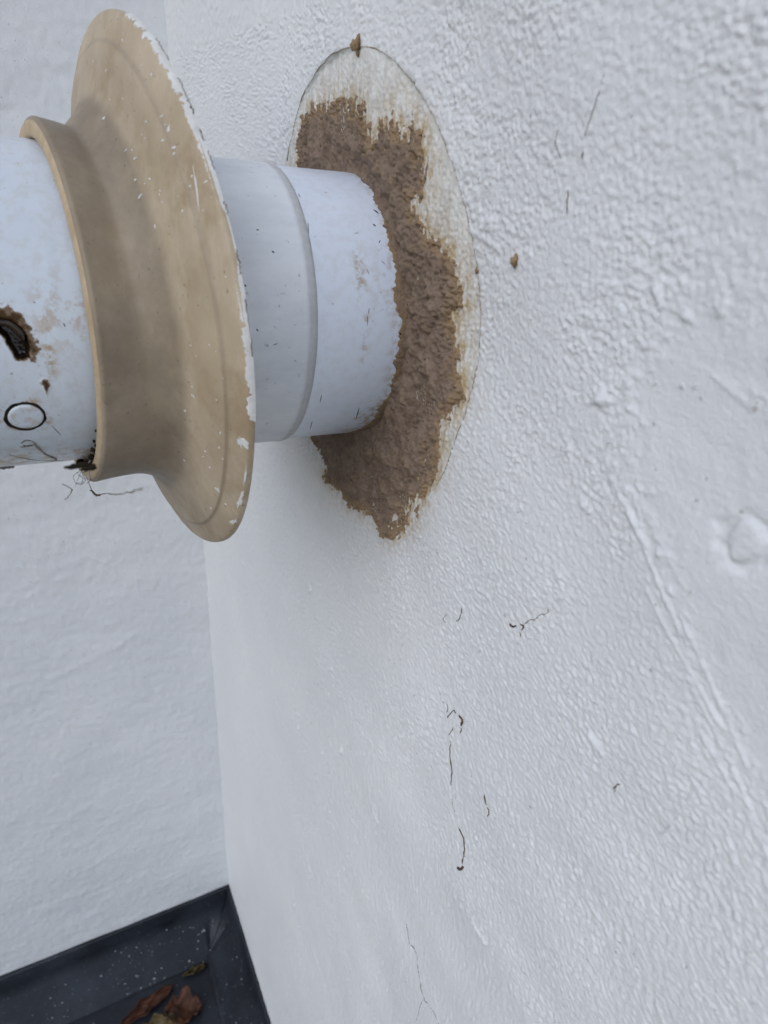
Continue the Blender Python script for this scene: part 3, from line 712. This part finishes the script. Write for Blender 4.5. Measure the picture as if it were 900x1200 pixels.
# lint stuck on the pipe
L = []
for pxs, r_ in [([(25,517),(30,514),(37,515),(40,518),(34,521),(27,520)], .16), ([(40,518),(46,524),(54,531),(62,534),(65,536)], .28), ([(24,522),(30,521),(36,519)], .15), ([(0,546),(8,545),(16,545)], .5), ([(10,531),(40,537),(75,538)], .07)]:
    P = subdiv_path([pipe_pt(*on_pipe(p), 50.62) for p in pxs], 4); L.append(tube(P, 1.4*r_*(.4+.9*rng.random(len(P))), 5))
v, f = merge(L)
tag(link('lint', mesh_np('lint', v, f), M['web']), 'wisp of dark lint stuck on the pipe beneath the round plug', 'lint')

def wall_thing(name, label, cat, paths, mat, group=None):
    parts_ = []
    for pxs, r_ in paths:
        P = wall_path(pxs, 4, .05, r_*.55); R = r_*(.6+.6*rng.random(len(P))); R[0] *= .4; R[-1] *= .4; parts_.append(tube(P, R, 5))
    v, f = merge(parts_); return tag(link(name, mesh_np(name, v, f), mat), label, cat, group)
wall_thing('rootlet', 'long thin dark hair-like fibre slanting on the stippled wall above the flue', 'fibre', [([(706,106),(699,125),(692,145),(687,160)], .09), ([(686,178),(684,186)], .16), ([(712,84),(708,98)], .05)], M['root'])
wall_thing('rootlet', 'short straight dark fibre below the long slanting one on the stippled wall', 'fibre', [([(667,222),(666,236),(665,250)], .14)], M['root'])
wall_thing('rootlet', 'tiny bent fibre beside the long slanting one on the stippled wall', 'fibre', [([(654,152),(652,164),(654,176),(658,186)], .07), ([(652,164),(653,168)], .12)], M['root'])
wall_thing('rootlet', 'dark root scrap with a wavy branch stuck on the wall right of the sealant', 'rootlet', [([(597,731),(602,734),(606,733)], .34), ([(611,731),(614,735),(612,738)], .28), ([(614,733),(622,726),(628,726),(634,720),(641,719),(643,713)], .11), ([(609,741),(611,747)], .14), ([(614,742),(624,760)], .05)], M['root'])
wall_thing('rootlet', 'knotted brown root scrap at the head of the long stem below the sealant', 'rootlet', [([(518,822),(524,830),(522,836)], .12), ([(526,838),(524,842),(530,833),(534,836)], .22), ([(537,838),(541,845),(539,851)], .42), ([(541,853),(539,860)], .2), ([(531,853),(526,862)], .16), ([(538,842),(548,846)], .06)], M['root'])
wall_thing('rootlet', 'long dry stem hanging down the wall with a brown bud at its foot', 'rootlet', [([(528,868),(528,885),(530,905),(529,920)], .2), ([(529,920),(530,940),(533,953)], .08), ([(537,970),(543,983),(544,1000),(542,1012)], .3), ([(537,1016),(541,1018),(544,1015)], .6)], M['root'])
wall_thing('rootlet', 'short greenish sprig on the wall beside the long dry stem', 'rootlet', [([(571,930),(573,942)], .32), ([(573,945),(576,950),(574,956)], .22)], M['root'])
wall_thing('rootlet', 'small pale brown sprig on the streaky lower wall', 'rootlet', [([(718,925),(722,920),(727,919)], .18), ([(722,922),(719,930)], .1)], M['root'])
wall_thing('rootlet', 'hooked pair of tiny fibres on the wall under the sealant', 'fibre', [([(523,720),(519,725),(522,730)], .12), ([(541,712),(538,725),(533,728)], .16)], M['root'])
for px, r_, sd_, lab in [((421,53), 2.0, 3, 'brown sealant crumb stuck at the top of the old paint line'), ((604,305), 1.25, 5, 'small brown sealant crumb stuck on the stippled wall'), ((553,317), .8, 8, 'tiny brown sealant crumb on the curved paint line beside the sealant'), ((386,562), 1.5, 9, 'dark sealant crumb at the lower edge of the smear under the pipe')]:
    p = on_wall(px); p[0] = wall_x(p[1], p[2])-r_*.35
    v, f = blob(p, r_, (.8, 1, 1.1), sd_, 18, .42); tag(link('sealant_crumb', mesh_np('sealant_crumb', v, f), M['crumb']), lab, 'crumb')

# ---------------------------------------------------------------- dead leaves and grit on the roof
def leaf(px, length, width, rz, curl, fold, mat, label, seed, lift=2.0, tilt=(0, 0)):
    g = np.random.default_rng(seed); c = on_floor(px); nu, nv = 26, 15; V = []
    ph = g.uniform(0, 6, 6)
    for i in range(nu):
        u = i/(nu-1); wv = width*.5*max(.04, math.sin(math.pi*min(1, u*.96+.02))**.75)*(1+.16*math.sin(17*u+ph[0])+.1*math.sin(31*u+ph[4]))
        for j in range(nv):
            v = j/(nv-1)*2-1
            y = v*wv; x = (u-.5)*length
            a = fold*v; yy = wv*math.sin(a)/fold if fold else y; zz = wv*(1-math.cos(a))/fold
            zz += curl*length*(u-.5)**2+2.0*math.sin(9*u+4*v+ph[1])*(.4+abs(v))+1.5*math.sin(19*u-7*v+ph[2])+1.2*math.sin(11*v+13*u+ph[3])+.8*abs(math.sin(6.5*math.pi*u+abs(v)*2.4))*abs(v)
            V.append((x, yy, zz))
    V = np.array(V); R = np.array(Matrix.Rotation(rz, 3, 'Z') @ Matrix.Rotation(tilt[0], 3, 'X') @ Matrix.Rotation(tilt[1], 3, 'Y'))
    V = V@R.T; V[:, 2] -= V[:, 2].min()-.3; V += np.array([c[0], c[1], -Z0])
    o = link('dead_leaf', mesh_np('dead_leaf', V, grid_faces(nu, nv)), mat)
    so_ = o.modifiers.new('thickness', 'SOLIDIFY'); so_.thickness = .0005
    # stalk and midrib
    return tag(o, label, 'leaf')
def dirn(a, b): p, q = on_floor(a), on_floor(b); return math.atan2(q[1]-p[1], q[0]-p[0]), float(np.hypot(q[0]-p[0], q[1]-p[1]))
ang, ln = dirn((140,1206), (204,1156))
leaf((172,1181), ln, 30, ang, .12, 1.9, M['leaf'], 'narrow folded reddish brown dead leaf on the black roof', 3, tilt=(.35, .0))
ang, ln = dirn((196,1190), (236,1180))
leaf((215,1188), ln*1.1, 48, ang, .5, 1.1, M['leaf'], 'round crumpled reddish brown dead leaf on the black roof', 5, tilt=(-.1, .1))
leaf((190,1207), 52, 30, -.4, .4, .9, M['leaf_olive'], 'olive dead leaf lying under the two brown leaves', 8, tilt=(.2, 0))
ang, ln = dirn((214,1143), (242,1130))
leaf((228,1138), ln, 20, ang, .1, 2.6, M['leaf_olive'], 'small rolled olive leaf in the corner of the black roof', 11, tilt=(.5, 0))
p0, p1 = on_floor((145,1199)), on_floor((157,1192))
v, f = tube([p0+np.array([0, 0, 1.2]), .5*(p0+p1)+np.array([0, 0, 1.4]), p1+np.array([0, 0, 1.2])], [1.2, 1.4, 1.1], 7)
tag(link('white_splinter', mesh_np('white_splinter', v, f), M['flake']), 'small white splinter beside the dead leaves on the roof', 'splinter')
gs = []
def fl_h(prof, d):
    P = np.array(prof)[::1]; return float(np.interp(d, P[:, 0], P[:, 1]))
for i in range(230):
    t = rng.random()
    if t < .6:
        d = rng.uniform(8, 46); x = -rng.uniform(d, 330); c = (x, YC-d, fl_h(prof, d)-Z0)
    elif t < .75:
        d = rng.uniform(8, 46); y = YC-rng.uniform(d, 300); c = (-d, y, fl_h(prof_side, d)-Z0)
    else: c = (-rng.uniform(50, 330), YC-rng.uniform(48, 200), -Z0)
    r_ = rng.choice([.35, .5, .7, 1.1], p=[.45, .33, .17, .05]); gs.append(blob(np.array(c)+np.array([0, 0, r_*.2]), r_, (1.2, 1, .7), i, 6, .2))
v, f = merge(gs); tag(link('grit', mesh_np('grit', v, f), M['grit']), 'pale grit and dust specks scattered on the black flashing', 'grit', kind='stuff')
